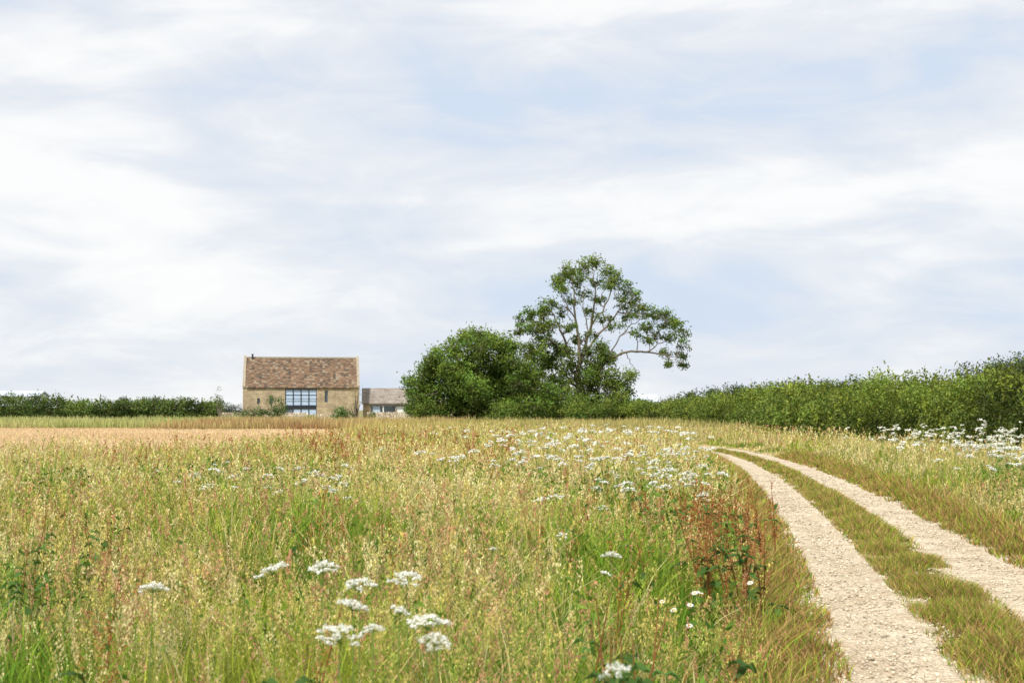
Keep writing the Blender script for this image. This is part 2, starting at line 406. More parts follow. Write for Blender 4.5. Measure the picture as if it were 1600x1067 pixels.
patch(14,-.02,.14,28,48,1.0,1.15,.10,6,1.0)
patch(2,-.26,-.2,16,18,.85,.95,.05,2,.4)
patch(2,.06,.11,7.5,10,.7,.8,.035,2,.3)
for _ in range(54):
    d=18+24*rng.random(); lo=max(7.2,RC(d)+1.6,d*.24); hi=min(14.2,d*.42)
    if hi<lo: continue
    x=lo+(hi-lo)*rng.random(); hb=.76+.45*rng.random()
    for _ in range(int(3+7*rng.random())): umbel(x+rng.normal()*.6,d+rng.normal()*.6,hb*(.8+.35*rng.random()),.082*(.55+.7*rng.random()),1 if d<26 else 0,lean=.1)
GU.build("cow_parsley",M_flower)
G=Geo()
for x,y,h in [(.87,7.9,.5),(.95,7.8,.54),(1.0,8.0,.58),(.92,7.6,.46),(1.06,8.2,.56),(1.36,8.3,.6),(.83,8.1,.52)]:
    tube(G,[(x,y,0),(x+.02,y,h)],[.002,.0015],A(.2,.28,.08),3)
    c=A(x+.02,y-.002,h); nrm=A(rng.normal()*.3,-.5,1.0); nrm/=np.linalg.norm(nrm)
    a_=np.cross(nrm,[1,0,0]);a_/=np.linalg.norm(a_);b_=np.cross(nrm,a_)
    for k in range(13):
        th=k*2*math.pi/13; u=math.cos(th)*a_+math.sin(th)*b_; v=-math.sin(th)*a_+math.cos(th)*b_
        G.add([c+u*.005,c+u*.014+v*.004,c+u*.020,c+u*.014-v*.004],A(.85,.85,.82),[[0,1,2,3]])
    ring=[c+nrm*.002+.0065*(math.cos(t)*a_+math.sin(t)*b_) for t in np.arange(8)*math.pi/4]
    G.add(ring+[c+nrm*.006],A(.75,.5,.03),None,[[i,(i+1)%8,8] for i in range(8)])
G.build("oxeye_daisies",M_flower)

# ------------------------------------------------------------------ dock plants
G=Geo()
def bigleaf(x,y,z,L,W,az,rise,col):
    t=np.linspace(0,1,7); wid=W*.5*np.sin(np.pi*np.clip(t*.93+.05,0,1))**.8
    ux,uy=math.cos(az),math.sin(az); V=[]
    for i,tt in enumerate(t):
        px=x+ux*L*tt*.85; py=y+uy*L*tt*.85; pz=z+L*(rise*tt-(.75*rise+.25)*tt*tt)
        wob=.012*math.sin(tt*11+az*3)
        for s_ in (-1,0,1):
            V.append((px-uy*wid[i]*s_,py+ux*wid[i]*s_,pz+abs(s_)*(wid[i]*.35+wob)))
    Q=[]
    for i in range(6):
        for j in range(2): a=i*3+j; Q.append([a,a+1,a+4,a+3])
    G.add(V,col,Q)
def dock(x,y,h,n,sz,stalks=2,lv=6,red=1.0,leaf=.2):
    for s in range(stalks):
        az=rng.random()*6.283; lean=.05+.2*rng.random()
        hh=h*(.8+.25*rng.random())
        col=mixc(np.tile(A(.42,.14,.045),(n,1)),np.tile(A(.58,.30,.11),(n,1)),rng.random(n))*(.6+.6*rng.random((n,1)))
        if red<1: col=mixc(col,np.tile(A(.45,.42,.12),(n,1)),np.full(n,1-red))
        t=.35+.65*rng.random(n); rr=(.008+.018*(1-t))*(1.0+.8*(np.sin(t*60)>0)); a=rng.random(n)*6.283
        bx=x+math.cos(az)*lean*hh*t**2; by=y+math.sin(az)*lean*hh*t**2
        P=np.stack([bx+np.cos(a)*rr,by+np.sin(a)*rr,hh*t],1)
        for b_ in range(3):
            mk=(np.arange(n)%5==b_); t0=.4+.12*b_; a0=rng.random()*6.283; L=.10+.1*rng.random()
            q=rng.random(mk.sum())
            P[mk,0]=x+math.cos(az)*lean*hh*t0**2+math.cos(a0)*L*.45*q+rng.normal(size=mk.sum())*.008
            P[mk,1]=y+math.sin(az)*lean*hh*t0**2+math.sin(a0)*L*.45*q+rng.normal(size=mk.sum())*.008
            P[mk,2]=hh*t0+L*q*1.3
        leaves(G,P,sz*(.7+.6*rng.random(n)),sz*.75,col)
        tt=np.array([0,.5,1.0])
        tube(G,np.stack([x+math.cos(az)*lean*hh*tt**2,y+math.sin(az)*lean*hh*tt**2,hh*tt],1),[.005,.004,.002],A(.35,.16,.06),4)
    for _ in range(lv):
        c=A(.085,.17,.035)*(.6+.7*rng.random())
        bigleaf(x+rng.normal()*.03,y+rng.normal()*.03,h*(.1+.64*rng.random()),leaf*(.7+.6*rng.random()),leaf*.30,rng.random()*6.28,.3+.7*rng.random(),c)
for k in range(8): dock(1.40+.15*rng.normal(),10.0+.35*rng.normal(),.96,220,.013,2,7,1.0,.18)
for k in range(8): dock(.42+.13*rng.normal(),5.3+.25*rng.normal(),.96,30,.008,1,7,.4,.15)
dock(-1.62,5.6,1.0,300,.011,2,3); dock(-.74,4.9,.95,300,.011,1,3); dock(-.92,4.0,.85,240,.010,2,2); dock(-.70,3.7,.8,200,.010,2,2)
dock(-1.55,5.5,.9,260,.011,1,2); dock(1.0,6.6,.7,160,.010,1,3)
for k in range(7): dock(-2.65+.2*rng.normal(),8.2+.35*rng.normal(),.92,60,.01,1,7,.6,.15)
for k in range(7): dock(-2.95+.2*rng.normal(),9.9+.35*rng.normal(),.98,60,.01,1,7,.6,.15)
for k in range(18): dock(1.85+.25*rng.normal(),14.5+1.0*rng.normal(),.92,110,.022,2,3)
for k in range(340):
    d=6+40*rng.random()**.8; x=(-.38+.5*rng.random())*d
    if x>LC(d)-1.2 or x<bound_x(d): continue
    if fbm(x,d,2.6,41)<.49 and rng.random()<.8: continue
    dock(x,d,.74+.3*rng.random(),int(max(24,1000/d)),.0014*d+.003,1,2 if d<18 else 0)
for k in range(200):
    d=30+28*rng.random(); x=(-.16+.17*rng.random())*d
    dock(x,d,.8+.35*rng.random(),26,.065,1,0)
G.build("dock_plants",M_grass)

# ------------------------------------------------------------------ foliage builders
def clumpleaves(G,C,sig,per,L,base,light,vary=.25,flat=.75):
    n=len(C)
    off=rng.normal(size=(n,per,3))*np.asarray(sig).reshape(-1,1,1); off[:,:,2]*=flat
    P=(C[:,None]+off).reshape(-1,3)
    tint=(.35+1.1*light)*(1-vary/2+vary*rng.random(n))  # shading painted into leaf colour: lit tops bright, lower and inner clumps dark
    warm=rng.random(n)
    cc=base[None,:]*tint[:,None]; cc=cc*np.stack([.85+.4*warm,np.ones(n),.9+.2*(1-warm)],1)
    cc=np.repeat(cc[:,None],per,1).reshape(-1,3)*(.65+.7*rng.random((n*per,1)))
    leaves(G,P,L*(.7+.6*rng.random(n*per)),L*.5,cc)

def hedge(name,pts,hfun,width,dens,per,L,base,seed,core=True,sig=.2,shoots=0):
    pts=np.asarray(pts,float); seg=np.linalg.norm(np.diff(pts,axis=0),axis=1); s=np.concatenate([[0],np.cumsum(seg)]); tot=s[-1]
    emp=bpy.data.objects.new(name,None); COL.objects.link(emp)
    n=int(tot*dens)
    u=rng.random(n)*tot
    bx=np.interp(u,s,pts[:,0]); by=np.interp(u,s,pts[:,1])
    dx=np.interp(u+.5,s,pts[:,0])-np.interp(u-.5,s,pts[:,0]); dy=np.interp(u+.5,s,pts[:,1])-np.interp(u-.5,s,pts[:,1]); l=np.hypot(dx,dy)+1e-9; nx,ny=-dy/l,dx/l
    H=hfun(u)
    th=rng.random(n)*math.pi
    cx=np.sign(np.cos(th))*np.abs(np.cos(th))**.6; cz=np.abs(np.sin(th))**.6
    side=rng.random(n)<.5
    zf=np.where(side,rng.random(n)**.9,cz); cx=np.where(side,np.sign(cx)*(1-.45*zf**3),cx)
    rr=1-.22*rng.random(n)**1.5
    bul=.55+.85*fbm(u,u*0,2.6,seed)
    lump=.35+1.3*fbm(u,zf*3.0+np.sign(cx)*17,1.9,seed+9)
    X=bx+nx*cx*width*.5*rr*bul*lump; Y=by+ny*cx*width*.5*rr*bul*lump; Z=H*(zf*rr*.97)*(.70+.56*fbm(u,cx*.8,2.0,seed+5))
    C=np.stack([X,Y,np.maximum(Z,.1)],1)
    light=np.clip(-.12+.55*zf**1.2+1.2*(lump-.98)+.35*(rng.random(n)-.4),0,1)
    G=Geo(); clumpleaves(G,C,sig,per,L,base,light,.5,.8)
    if shoots:
        m_=int(tot*shoots); us=rng.random(m_)*tot
        sidex=rng.normal(size=m_)*width*.30
        X=np.interp(us,s,pts[:,0])+sidex; Y=np.interp(us,s,pts[:,1])+rng.normal(size=m_)*.2
        z0=hfun(us)*(.86-.5*(np.abs(sidex)/width)**1.2*rng.random(m_)*2); hl=.25+.8*rng.random(m_)**2.2
        k=20; t=rng.random((m_,k)); ln=rng.normal(size=(m_,2))*.45
        P=np.stack([X[:,None]+ln[:,:1]*t*hl[:,None]+rng.normal(size=(m_,k))*.07*(1.2-t),Y[:,None]+ln[:,1:]*t*hl[:,None]+rng.normal(size=(m_,k))*.07*(1.2-t),z0[:,None]+hl[:,None]*t*1.1],2).reshape(-1,3)
        cc=np.repeat(base[None]*A(1.5,1.3,1.0)[None]*(.4+.75*rng.random((m_,1))),k,0)*(.7+.6*rng.random((m_*k,1)))
        leaves(G,P,L*(.7+.6*rng.random(m_*k)),L*.45,cc)
    G.build(name+"_leaves",M_leaf,parent=emp)
    if core:
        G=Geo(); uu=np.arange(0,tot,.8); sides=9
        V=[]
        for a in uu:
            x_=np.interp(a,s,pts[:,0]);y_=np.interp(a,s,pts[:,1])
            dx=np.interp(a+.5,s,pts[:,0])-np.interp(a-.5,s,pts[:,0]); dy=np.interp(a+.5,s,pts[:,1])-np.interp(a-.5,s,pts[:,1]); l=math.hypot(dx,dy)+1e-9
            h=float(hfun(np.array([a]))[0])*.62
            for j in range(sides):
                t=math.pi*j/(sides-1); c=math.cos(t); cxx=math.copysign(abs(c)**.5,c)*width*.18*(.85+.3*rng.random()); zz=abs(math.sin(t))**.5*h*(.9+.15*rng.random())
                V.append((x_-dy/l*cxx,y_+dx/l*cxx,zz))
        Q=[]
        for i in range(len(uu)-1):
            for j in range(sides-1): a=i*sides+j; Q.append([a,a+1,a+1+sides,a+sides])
        G.add(V,base*.25,Q); G.build(name+"_dark_core",M_bark,parent=emp)  # dark lumpy core added inside the leaves to block light
    return emp

HB=A(.165,.235,.035)
rp=[(16.5,14),(16.4,30),(16.2,44),(15.6,58),(15.8,75),(16,90),(15.2,110),(14.6,128)]
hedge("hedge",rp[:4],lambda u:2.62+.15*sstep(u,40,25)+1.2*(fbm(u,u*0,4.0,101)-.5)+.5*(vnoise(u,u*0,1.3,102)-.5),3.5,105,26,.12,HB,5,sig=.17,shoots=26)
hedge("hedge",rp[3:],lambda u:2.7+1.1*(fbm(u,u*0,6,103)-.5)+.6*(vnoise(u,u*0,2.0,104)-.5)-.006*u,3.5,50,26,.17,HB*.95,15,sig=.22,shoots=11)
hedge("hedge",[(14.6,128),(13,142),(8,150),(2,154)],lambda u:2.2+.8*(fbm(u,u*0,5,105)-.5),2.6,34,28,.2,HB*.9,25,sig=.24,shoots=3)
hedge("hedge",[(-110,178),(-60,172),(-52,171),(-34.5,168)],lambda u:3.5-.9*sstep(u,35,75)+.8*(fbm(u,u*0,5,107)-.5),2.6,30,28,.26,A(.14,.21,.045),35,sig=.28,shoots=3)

# ------------------------------------------------------------------ trees
BARK=A(.20,.165,.12)
def tree(name,origin,scale,opx,limbs,blobs,depth,base,L,cl_per_m2,per,sig,copies=2,ragged=.18):
    emp=bpy.data.objects.new(name,None); emp.location=origin; COL.objects.link(emp)
    GB=Geo(); GL=Geo(); nodes=[]
    cyd={}
    for li,(pl,r0,r1) in enumerate(limbs):
        P=[]
        ydrift=rng.normal()*depth*.18
        for i,(px,py) in enumerate(pl):
            f=i/max(1,len(pl)-1)
            key=(px,py)
            if key in cyd: yy=cyd[key]
            else: yy=ydrift*f if li else 0.0
            cyd.setdefault(key,yy)
            P.append(((px-opx[0])*scale,yy,(opx[1]-py)*scale))
        P=np.array(P)
        q=[];m=4
        for i in range(len(P)-1):
            for k in range(m): q.append(P[i]+(P[i+1]-P[i])*k/m+(rng.normal(size=3)*.10 if k else 0))
        q.append(P[-1]); q=np.array(q); rad=np.linspace(r0,r1,len(q))
        tube(GB,q,rad,BARK*(.85+.3*rng.random()),8)
        for a,b in zip(q,rad): nodes.append((*a,b))
    nodes=np.array(nodes)
    zmax=max((opx[1]-b[1])*scale for b in blobs)
    for (px,py,r) in blobs:
        for cp in range(copies):
            R=r*scale*(1.0 if cp==0 else .85)
            yy=rng.normal()*depth*.33*(1.0 if cp else .5)
            c=A((px-opx[0])*scale+rng.normal()*R*ragged,yy,(opx[1]-py)*scale+rng.normal()*R*ragged)
            dist=np.linalg.norm(nodes[:,:3]-c,axis=1)+np.where(nodes[:,2]>c[2],2.5,0)
            nd=nodes[dist.argmin()]
            a=nd[:3]; mid=(a+c)/2+A(0,0,.12*np.linalg.norm(c-a))+rng.normal(size=3)*.2
            rb=min(nd[3]*.7,.08)
            tube(GB,[a,mid,c],[rb,rb*.65,.02],BARK,5)
            n=max(3,int(cl_per_m2*R*R))
            v=rng.normal(size=(n,3)); v/=np.linalg.norm(v,axis=1)[:,None]; q=rng.random(n)**.45
            off=v*q[:,None]*R*(.8+.5*rng.random((n,1))); off[:,2]*=.85
            C=c+off
            C[:,2]=np.maximum(C[:,2],.3)
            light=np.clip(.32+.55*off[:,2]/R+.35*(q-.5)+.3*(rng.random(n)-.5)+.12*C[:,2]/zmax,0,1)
            for cc in C[:min(n,12)]: tube(GB,[c,(c+cc)/2+rng.normal(size=3)*.08,cc],[.03,.02,.01],BARK*.9,3)
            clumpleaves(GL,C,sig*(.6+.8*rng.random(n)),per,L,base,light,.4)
    GB.build("trunk_and_branches",M_bark,smooth=True,parent=emp)
    GL.build("foliage",M_leaf,parent=emp)
    return emp
SC=150/2222
ash_limbs=[
 ([(912,667),(911,640),(906,610),(903,585)],.5,.36),
 ([(903,585),(890,560),(880,525),(868,500),(862,480)],.18,.05),
 ([(903,585),(905,545),(899,500),(897,465),(893,435)],.20,.04),
 ([(903,585),(915,550),(925,510),(931,470),(930,425)],.22,.04),
 ([(925,510),(945,480),(958,445)],.11,.04),
 ([(915,550),(940,520),(965,490),(988,468)],.14,.04),
 ([(911,640),(928,595),(950,562),(978,553),(1008,553),(1030,556),(1050,566)],.18,.05),
 ([(965,490),(995,492),(1020,500),(1048,505)],.08,.03),
 ([(1008,553),(1035,538),(1055,525)],.07,.03),
 ([(950,562),(965,535),(985,510),(1005,500)],.08,.03),
 ([(890,560),(860,535),(840,515),(828,500)],.10,.04),
 ([(906,610),(880,585),(855,560)],.15,.05),
 ([(928,595),(965,590),(985,585)],.10,.04),
 ([(899,500),(880,470),(872,448)],.08,.03),
 ([(905,545),(920,520),(912,480),(915,450)],.08,.03),
 ([(880,525),(895,510),(885,480)],.07,.03),
 ([(940,520),(945,500),(940,470),(948,440)],.07,.03),
 ([(978,553),(985,570),(1000,585)],.05,.02),
 ([(1030,556),(1055,560),(1068,572)],.05,.02)]
ash_blobs=[(930,414,13),(914,420,13),(897,427,15),(880,433,13),(868,445,10),(948,425,12),(962,438,12),(950,450,13),(932,440,10),(905,445,13),(885,455,12),(975,455,12),(990,470,14),(1004,484,12),(1020,493,13),(1038,500,14),(1055,508,13),(1068,520,10),(1066,540,9),(1064,557,8),(1068,571,6),(1047,528,11),(1030,520,10),(1008,510,12),(985,497,12),(968,475,12),(935,470,11),(922,487,9),(945,500,11),(900,475,10),(915,462,9),
 (862,475,12),(850,488,14),(832,490,13),(820,500,12),(812,517,12),(828,520,14),(845,510,13),(862,505,12),(848,535,16),(868,540,14),(825,545,16),(878,487,9),(885,515,11),(992,525,9),(1010,535,7),(1038,552,6),(1045,572,5),(900,530,11),(965,515,10),(925,520,9),
 (935,545,16),(945,560,19),(928,570,20),(940,590,24),(915,600,22),(955,610,21),(975,600,14),(985,585,8),(985,615,11),(975,632,15),(925,630,25),(955,640,22),(895,635,23),(880,600,22),(860,575,24),(840,570,21),(865,620,23),(895,570,17),(918,548,13),(885,550,14)]
tree("ash_tree",(7.4,150,0),SC,(910,666),ash_limbs,ash_blobs,6.5,A(.135,.21,.033),.27,10.5,36,.27,copies=2,ragged=.27)
SC2=145/2222
bl=[(742,525,14),(720,532,15),(765,533,17),(698,542,17),(788,545,19),(740,548,26),(675,560,19),(658,580,19),(645,598,14),(690,580,28),(725,580,34),(765,575,34),(800,572,26),(640,618,13),(646,640,15),(665,615,24),(700,620,32),(740,620,36),(780,615,36),(815,605,28),(830,585,18),(680,645,20),(715,650,24),(755,648,26),(795,645,28),(830,635,26),(850,620,20),(636,640,8),(845,650,16),(712,600,26),(752,598,28)]
ll=[([(735,665),(733,640),(735,610)],.5,.38),([(735,610),(715,575),(700,545)],.25,.08),([(735,610),(745,570),(745,530)],.27,.08),([(735,610),(770,580),(790,550)],.25,.08),([(733,640),(700,615),(665,590)],.22,.06),([(733,640),(780,625),(820,600)],.22,.06)]
tree("oak_tree",(-3.9,144,0),SC2,(735,664),ll,bl,8,A(.13,.21,.03),.28,9,44,.34,copies=3,ragged=.3)
def bush(name,loc,R,H,base,L,n,per,sig=.25,stems=5):
    emp=bpy.data.objects.new(name,None); emp.location=loc; COL.objects.link(emp)
    GB=Geo();GL=Geo()
    v=rng.normal(size=(n,3)); v/=np.linalg.norm(v,axis=1)[:,None]; q=rng.random(n)**.4
    C=v*q[:,None]*A(R,R,H*.5)+A(0,0,H*.52); C[:,2]=np.maximum(C[:,2],.12)
    C[:,:2]*=(.8+.4*rng.random((n,1)))
    for k in range(stems):
        t=C[rng.integers(n)]; tube(GB,[(rng.normal()*.1,rng.normal()*.1,0),(t[0]*.5,t[1]*.5,t[2]*.6),t],[.06*H/3+.01,.04*H/3+.006,.008],BARK,5)
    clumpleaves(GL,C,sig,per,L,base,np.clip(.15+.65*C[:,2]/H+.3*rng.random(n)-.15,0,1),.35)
    GB.build("stems",M_bark,parent=emp); GL.build("foliage",M_leaf,parent=emp); return emp
for x,y,R,H in ((1.8,141,2.2,3.4),(4.8,142,2.4,4.0),(8.2,143,2.3,3.2),(11,145,2.2,3.6),(-1.0,138,1.7,2.2),(6.3,138,1.6,2.1),(13.4,146,2.0,2.6),(-8.8,142,1.6,2.6)):
    bush("bush",(x,y,0),R,H,A(.14,.21,.035),.24,70,36,.3)
bush("garden_shrub",(-27.4,164,0),1.35,2.9,A(.09,.15,.035),.2,42,36,.24)
bush("garden_shrub",(-30.6,163.5,0),1.6,1.7,A(.11,.17,.045),.2,40,32,.22)
bush("garden_shrub",(-28.9,163.2,0),1.0,2.0,A(.08,.13,.035),.2,26,32,.2)
bush("garden_shrub",(-19.9,164,0),1.4,1.9,A(.08,.17,.035),.2,40,36,.22)
bush("garden_shrub",(-23.4,166,0),.9,1.0,A(.2,.26,.08),.18,20,30,.2)
bush("garden_shrub",(-16.4,167,0),.9,1.3,A(.2,.24,.08),.18,20,30,.2)
bush("sapling",(-34.1,166,0),.5,4.0,A(.12,.17,.05),.2,16,18,.2,stems=3)
bush("sapling",(-18.3,166,0),1.0,5.0,A(.34,.30,.13),.13,28,15,.32,stems=11)

def treeline(name,xs,d,h,base,n,R=(2,4),L=.5):
    G=Geo()
    xs=np.asarray(xs,float)
    X=xs[0]+(xs[-1]-xs[0])*rng.random(n); Hh=np.interp(X,xs,h)
    for x,hh in zip(X,Hh):
        r=R[0]+(R[1]-R[0])*rng.random(); hh=hh*(.85+.2*rng.random()); m_=22
        v=rng.normal(size=(m_,3)); v/=np.linalg.norm(v,axis=1)[:,None]
        C=A(x,d+rng.normal()*5,hh-r)+v*r*rng.random((m_,1))**.4
        C2=C.copy(); C2[:,2]=C[:,2]*rng.random(m_)
        C=np.concatenate([C,C2])
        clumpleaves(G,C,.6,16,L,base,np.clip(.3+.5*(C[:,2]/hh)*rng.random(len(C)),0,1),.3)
        tube(G,[(x,d,0),(x,d,hh-r)],[.25,.12],A(.1,.09,.07),5)
    G.build(name,M_leaf)
treeline("distant_trees",[30,42,60,78,100,140],260,[5.0,6.8,7.2,7.0,6.8,7],A(.06,.10,.045),120)
treeline("distant_trees",[59,61,65,70,76],180,[6.4,8.3,8.4,8.0,6.4],A(.06,.10,.035),34,(1.2,1.8),.35)
treeline("distant_trees",[-230,-140,-100],520,[5,6,5],A(.10,.13,.10),60)

# ------------------------------------------------------------------ buildings
def poly(name,v,f,mat,parent):
    me=bpy.data.meshes.new(name); me.from_pydata(v,[],f); me.materials.append(mat); o=bpy.data.objects.new(name,me); COL.objects.link(o); o.parent=parent; return o
def box(name,x0,x1,y0,y1,z0,z1,mat,parent):
    v=[(x,y,z) for x in (x0,x1) for y in (y0,y1) for z in (z0,z1)]
    f=[(0,1,3,2),(4,6,7,5),(0,4,5,1),(2,3,7,6),(0,2,6,4),(1,5,7,3)]
    return poly(name,v,f,mat,parent)
def prism(name,x0,x1,prof,mat,parent):
    n=len(prof); v=[(x0,y,z) for y,z in prof]+[(x1,y,z) for y,z in prof]
    f=[tuple(range(n)),tuple(range(2*n-1,n-1,-1))]+[(i,(i+1)%n,n+(i+1)%n,n+i) for i in range(n)]
    return poly(name,v,f,mat,parent)
M_stone=brickmat("cotswold_stone",(.54,.43,.26),(.36,.27,.155),(.58,.50,.37),.5,.2,.02,(.26,.20,.13),.9)
M_roof2=brickmat("weathered_slates",(.32,.27,.22),(.23,.19,.16),(.12,.10,.09),.36,.2,.02,(.36,.33,.29),.8)
M_cop=noisemat("coping_stone",[(.28,.24,.17),(.42,.36,.27)],3)
M_frame=plain("dark_frame",(.03,.035,.04),.4)
M_glass=plain("sky_tinted_glass",(.48,.61,.78),.08,0,.8)  # sky reflection painted in as a pale blue base colour
M_glass2=plain("dark_glass",(.12,.15,.18),.08,0,.8)
M_cur=plain("white_blind",(.85,.86,.86),.8)
M_dark=plain("dark_interior",(.03,.03,.03),.9)
M_oak=plain("weathered_oak",(.32,.28,.23),.8)

barn=bpy.data.objects.new("stone_barn",None); COL.objects.link(barn)
barn.location=(-25.6,173,0); barn.rotation_euler=(0,0,math.atan2(25.6,173))
T=.55
def wall(x0,x1,z1,ops,nm):
    zs=sorted({0,z1}|{z for o in ops for z in (o[2],o[3])}); xs=sorted({x0,x1}|{x for o in ops for x in (o[0],o[1])})
    for i in range(len(xs)-1):
        for j in range(len(zs)-1):
            cx=(xs[i]+xs[i+1])/2; cz=(zs[j]+zs[j+1])/2
            if any(o[0]<cx<o[1] and o[2]<cz<o[3] for o in ops): continue
            box(nm,xs[i],xs[i+1],0,T,zs[j],zs[j+1],M_stone,barn)
EV=4.3;RG=8.05;DP=7.4
ops=[(-1.95,1.85,.12,4.12),(-3.8,-3.4,2.3,3.35),(2.8,3.2,2.5,3.95),(-5.3,-4.95,2.3,3.0)]
wall(-7,7,EV,ops,"front_wall")
box("back_wall",-7,7,DP-T,DP,0,EV,M_stone,barn)
for sx in (-1,1):
    a,b=(-7,-6.6) if sx<0 else (6.6,7)
    prism("gable_wall",a,b,[(T,0),(DP-T,0),(DP-T,EV),(DP/2,RG-.15-.2),(T,EV)],M_stone,barn)
    prism("gable_coping",a-.05 if sx<0 else a+.12,b-.12 if sx<0 else b+.05,[(-.10,EV-.05),(-.10,EV+.2),(DP/2,RG+.26),(DP+.10,EV+.2),(DP+.10,EV-.05),(DP/2,RG-.1)],M_cop,barn)
G=Geo(); rows=24; xr0,xr1=-6.70,6.70
cols=42
for side in (0,1):
    for i in range(rows):
        t0=i/rows; t1=(i+1)/rows
        for j in range(cols):
            xa=xr0+(xr1-xr0)*j/cols; xb=xr0+(xr1-xr0)*(j+1)/cols
            sag=.10*math.sin(math.pi*(j+.5)/cols)*t0
            jit=rng.random()*.03
            def pt(x,t,up): 
                y=-.22+(DP/2+.22)*t; z=EV-.02+(RG-EV+.02)*t+up-sag
                if side: y=DP-y
                return (x,y,z)
            pn=float(fbm(np.array([xa*1.0]),np.array([t0*5.0]),2.0,171)[0])
            c=(A(.215,.14,.09) if rng.random()<.35+.5*pn else A(.15,.105,.075))*(.75+.5*rng.random())
            if rng.random()<.12: c=A(.28,.23,.165)
            if rng.random()<.12: c=A(.09,.075,.06)
            G.add([pt(xa,t0,.06+jit),pt(xb,t0,.06+jit),pt(xb,t1+.004,.015+jit*.2),pt(xa,t1+.004,.015+jit*.2),pt(xa,t0,-.01),pt(xb,t0,-.01)],c,[[0,1,2,3],[4,5,1,0]])
G.build("roof",M_bark,parent=barn)
box("ridge_tiles",-6.6,6.6,DP/2-.14,DP/2+.14,RG-.10,RG+.08,M_cop,barn)
box("flue",-6.1,-5.9,DP/2-.35,DP/2-.15,RG-.2,RG+.36,M_frame,barn)
box("flue_cap",-6.17,-5.83,DP/2-.42,DP/2-.08,RG+.36,RG+.41,M_frame,barn)
box("lintel",-2.15,2.05,-.03,.30,4.12,4.28,M_oak,barn)
gw=np.linspace(-1.93,1.83,5)
for k in range(4):
    a,b=gw[k],gw[k+1]
    box("upper_pane",a+.04,b-.04,.12,.15,2.15,4.02,M_glass,barn)
    box("lower_pane",a+.04,b-.04,.12,.15,.20,1.72,M_glass if k in(1,2,3) else M_glass2,barn)
    box("blind",a+.08,b-.08,.095,.115,.30,(1.0 if k%2 else 1.25),M_cur,barn)
for k in range(5):
    box("mullion",gw[k]-.05,gw[k]+.05,.05,.2,.12,4.10,M_frame,barn)
box("floor_band",-1.88,1.78,.04,.19,1.68,2.14,M_frame,barn)
box("head_rail",-1.88,1.78,.07,.19,4.0,4.09,M_frame,barn)
box("transom",-1.88,1.78,.08,.118,3.35,3.42,M_frame,barn)
box("cill",-1.88,1.78,.07,.19,.12,.2,M_frame,barn)
box("balcony_rail",-1.9,1.8,-.10,-.05,2.9,2.96,M_frame,barn)
for o_ in ops[1:]:
    box("slit_window",o_[0],o_[1],.3,.35,o_[2],o_[3],M_glass2,barn)
box("room_back",-6.3,6.3,3,3.05,.1,4.2,M_dark,barn)

ob=bpy.data.objects.new("stone_outbuilding",None); COL.objects.link(ob); ob.location=(-14.2,176,0); ob.rotation_euler=(0,0,.10)
W0,W1=-4.2,5.4; e2=2.35;r2_=4.2;dp2=5
box("front_wall",W0,W0+.9,0,.4,0,e2,M_stone,ob)
box("front_wall",W1-2.4,W1,0,.4,0,e2,M_stone,ob)
box("lintel",W0+.9,W1-2.4,.03,.37,2.1,e2,M_oak,ob)
for k,xx in enumerate(np.linspace(W0+.95,W1-2.5,5)): box("post",xx-.07,xx+.07,.05,.25,0,2.1,M_cur if k%2 else M_oak,ob)
box("glazed_screen",W0+.9,W1-2.4,.38,.42,0,2.09,M_glass2,ob)
box("white_door",W0+1.2,W0+2.1,.20,.24,0,2.0,M_glass,ob)
box("window_blind",W0+4.0,W0+5.3,.20,.24,.6,2.0,M_cur,ob)
prism("gable_wall",W0,W0+.4,[(.4,0),(dp2,0),(dp2,e2),(dp2/2,r2_-.1),(.4,e2)],M_stone,ob)
prism("gable_wall",W1-.4,W1,[(.4,0),(dp2,0),(dp2,e2),(dp2/2,r2_-.1),(.4,e2)],M_stone,ob)
prism("roof",W0-.15,W1+.15,[(-.25,e2-.05),(-.25,e2+.08),(dp2/2,r2_+.1),(dp2+.25,e2+.08),(dp2+.25,e2-.05),(dp2/2,r2_-.05)],M_roof2,ob)

def drywall(pts,h,sz=.3):
    G=Geo(); pts=np.asarray(pts,float)
    for a,b in zip(pts[:-1],pts[1:]):
        L=np.linalg.norm(b-a); d=(b-a)/L; nrm=A(-d[1],d[0]); z=0
        while z<h:
            rh=.15+.06*rng.random(); u=-rng.random()*.2
            while u<L:
                w=sz*(.7+.8*rng.random()); top=(z+rh>=h)
                p=a+d*(u+w/2); t=.25+.03*rng.random()
                c=A(.48,.40,.28)*(.6+.6*rng.random())
                e=w/2-.008; vz0,vz1=z,z+rh-.01+(.05*rng.random() if top else 0)
                V=[]
                for sx_,sy_ in ((-1,-1),(1,-1),(1,1),(-1,1)):
                    for zz in (vz0,vz1):
                        q=p+d*sx_*e*(.95+.05*rng.random())+nrm*sy_*t*(.95+.08*rng.random()); V.append((q[0],q[1],zz))
                G.add(V,c,[[0,2,3,1],[2,4,5,3],[4,6,7,5],[6,0,1,7],[1,3,5,7]]); u+=w
            z+=rh
    G.build("dry_stone_wall",M_bark)
drywall([(-34.3,167.5),(-24.5,169)],1.25)
drywall([(-24.2,169),(-20.2,169.3)],.95)
drywall([(-17.2,169.5),(-6.5,170)],1.2)
drywall([(-8.8,162),(-6.2,162)],1.7)
sh=bpy.data.objects.new("grey_shed",None); COL.objects.link(sh); sh.location=(20.3,220,0)
M_shed=plain("grey_cladding",(.5,.54,.58),.5); M_shr=plain("grey_sheet_roof",(.5,.55,.62),.4)
prism("walls",-2.2,2.2,[(0,0),(5,0),(5,2.8),(2.5,3.5),(0,2.8)],M_shed,sh)
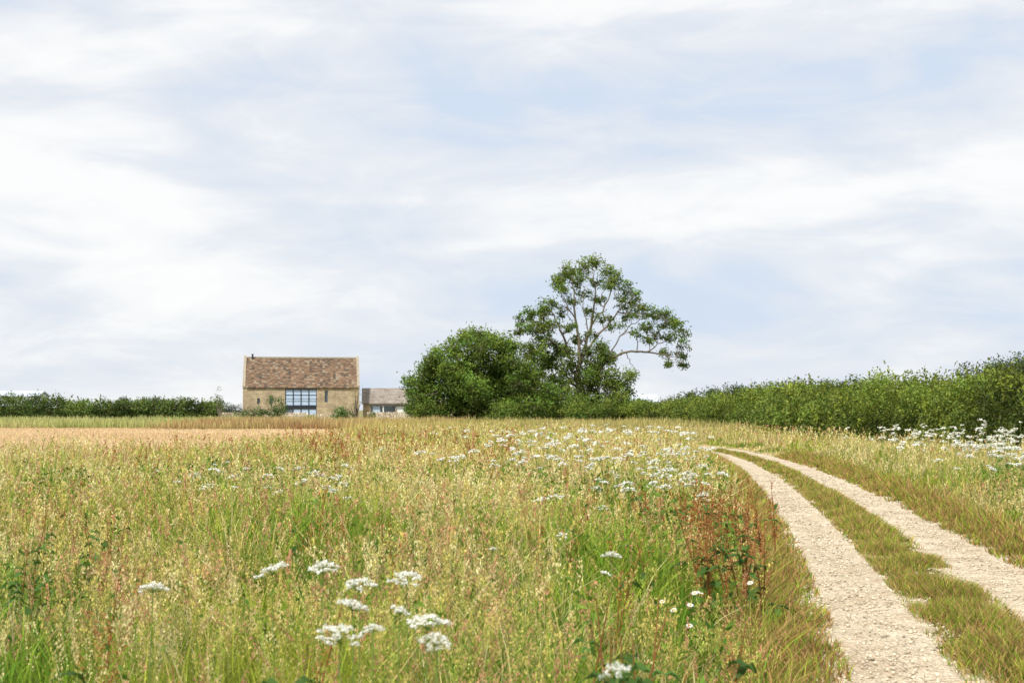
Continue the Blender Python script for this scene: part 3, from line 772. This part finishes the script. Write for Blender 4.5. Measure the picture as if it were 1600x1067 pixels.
prism("roof",-2.35,2.35,[(-.2,2.75),(-.2,2.85),(2.5,4.0),(5.2,2.85),(5.2,2.75),(2.5,3.88)],M_shr,sh)
fb=bpy.data.objects.new("farm_shed",None); COL.objects.link(fb); fb.location=(-84,240,0)
prism("walls",-4,4,[(0,0),(6,0),(6,3.8),(3,4.4),(0,3.8)],M_shed,fb)
prism("roof",-4.2,4.2,[(-.2,3.8),(-.2,3.95),(3,4.8),(6.2,3.95),(6.2,3.8),(3,4.6)],M_shr,fb)
box("vent",2.6,3.0,2.8,3.2,4.65,5.2,M_shed,fb)

# ------------------------------------------------------------------ world, sun
SUN_EL=math.radians(50); SUN_AZ=math.radians(215)
w=bpy.data.worlds.new("World"); scene.world=w; w.use_nodes=True; nt=w.node_tree; nt.nodes.clear()
out=nt.nodes.new("ShaderNodeOutputWorld")
sky=nt.nodes.new("ShaderNodeTexSky"); sky.sky_type='NISHITA'; sky.sun_disc=False; sky.sun_elevation=SUN_EL; sky.sun_rotation=SUN_AZ
bg1=nt.nodes.new("ShaderNodeBackground"); bg1.inputs[1].default_value=.12; nt.links.new(sky.outputs[0],bg1.inputs[0])
tc=nt.nodes.new("ShaderNodeTexCoord")
def cn(scale,sx,sy,sz,detail,rough,dist,loc=(0,0,0)):
    mp=nt.nodes.new("ShaderNodeMapping"); mp.inputs["Scale"].default_value=(sx,sy,sz); mp.inputs["Location"].default_value=loc
    nt.links.new(tc.outputs["Generated"],mp.inputs[0])
    n=nt.nodes.new("ShaderNodeTexNoise"); n.inputs["Scale"].default_value=scale; n.inputs["Detail"].default_value=detail
    n.inputs["Roughness"].default_value=rough; n.inputs["Distortion"].default_value=dist
    nt.links.new(mp.outputs[0],n.inputs["Vector"]); return n
a=cn(3.6,1,1,3.6,4,.5,.35,(5.15,2.4,1.9)); b_=cn(8.5,1,1,3.2,8,.6,.6,(3,2,1))
mth=nt.nodes.new("ShaderNodeMath"); mth.operation='MULTIPLY_ADD'; mth.inputs[1].default_value=.5
nt.links.new(b_.outputs[0],mth.inputs[0]); nt.links.new(a.outputs[0],mth.inputs[2])
r=nt.nodes.new("ShaderNodeValToRGB"); e=r.color_ramp.elements
e[0].position=.56; e[0].color=(.66,.76,.91,1); e[1].position=.90; e[1].color=(1.0,1.0,1.0,1)
x=e.new(.66); x.color=(.75,.81,.90,1); x=e.new(.75); x.color=(.835,.87,.925,1); x=e.new(.82); x.color=(.93,.945,.965,1)
nt.links.new(mth.outputs[0],r.inputs[0])
bg2=nt.nodes.new("ShaderNodeBackground"); nt.links.new(r.outputs[0],bg2.inputs[0]); bg2.inputs[1].default_value=1.0
mx=nt.nodes.new("ShaderNodeMixShader"); mx.inputs[0].default_value=.96
nt.links.new(bg1.outputs[0],mx.inputs[1]); nt.links.new(bg2.outputs[0],mx.inputs[2]); nt.links.new(mx.outputs[0],out.inputs[0])

sd=bpy.data.lights.new("sun",'SUN'); sd.energy=4.6; sd.angle=math.radians(5); sd.color=(1,.955,.88)
so=bpy.data.objects.new("sun",sd); COL.objects.link(so)
dv=Vector((math.sin(SUN_AZ)*math.cos(SUN_EL),math.cos(SUN_AZ)*math.cos(SUN_EL),math.sin(SUN_EL)))
so.rotation_euler=dv.to_track_quat('Z','Y').to_euler()

cd=bpy.data.cameras.new("camera"); cam=bpy.data.objects.new("camera",cd); COL.objects.link(cam)
cam.location=(0,0,1.6); cam.rotation_euler=(math.radians(90+2.744),0,0)
cd.lens=50; cd.sensor_width=36; cd.clip_end=9000; cd.clip_start=.05
cd.dof.use_dof=True; cd.dof.focus_distance=18; cd.dof.aperture_fstop=6
scene.camera=cam
scene.view_settings.view_transform='Standard'; scene.view_settings.look='None'; scene.view_settings.exposure=0
print("done")
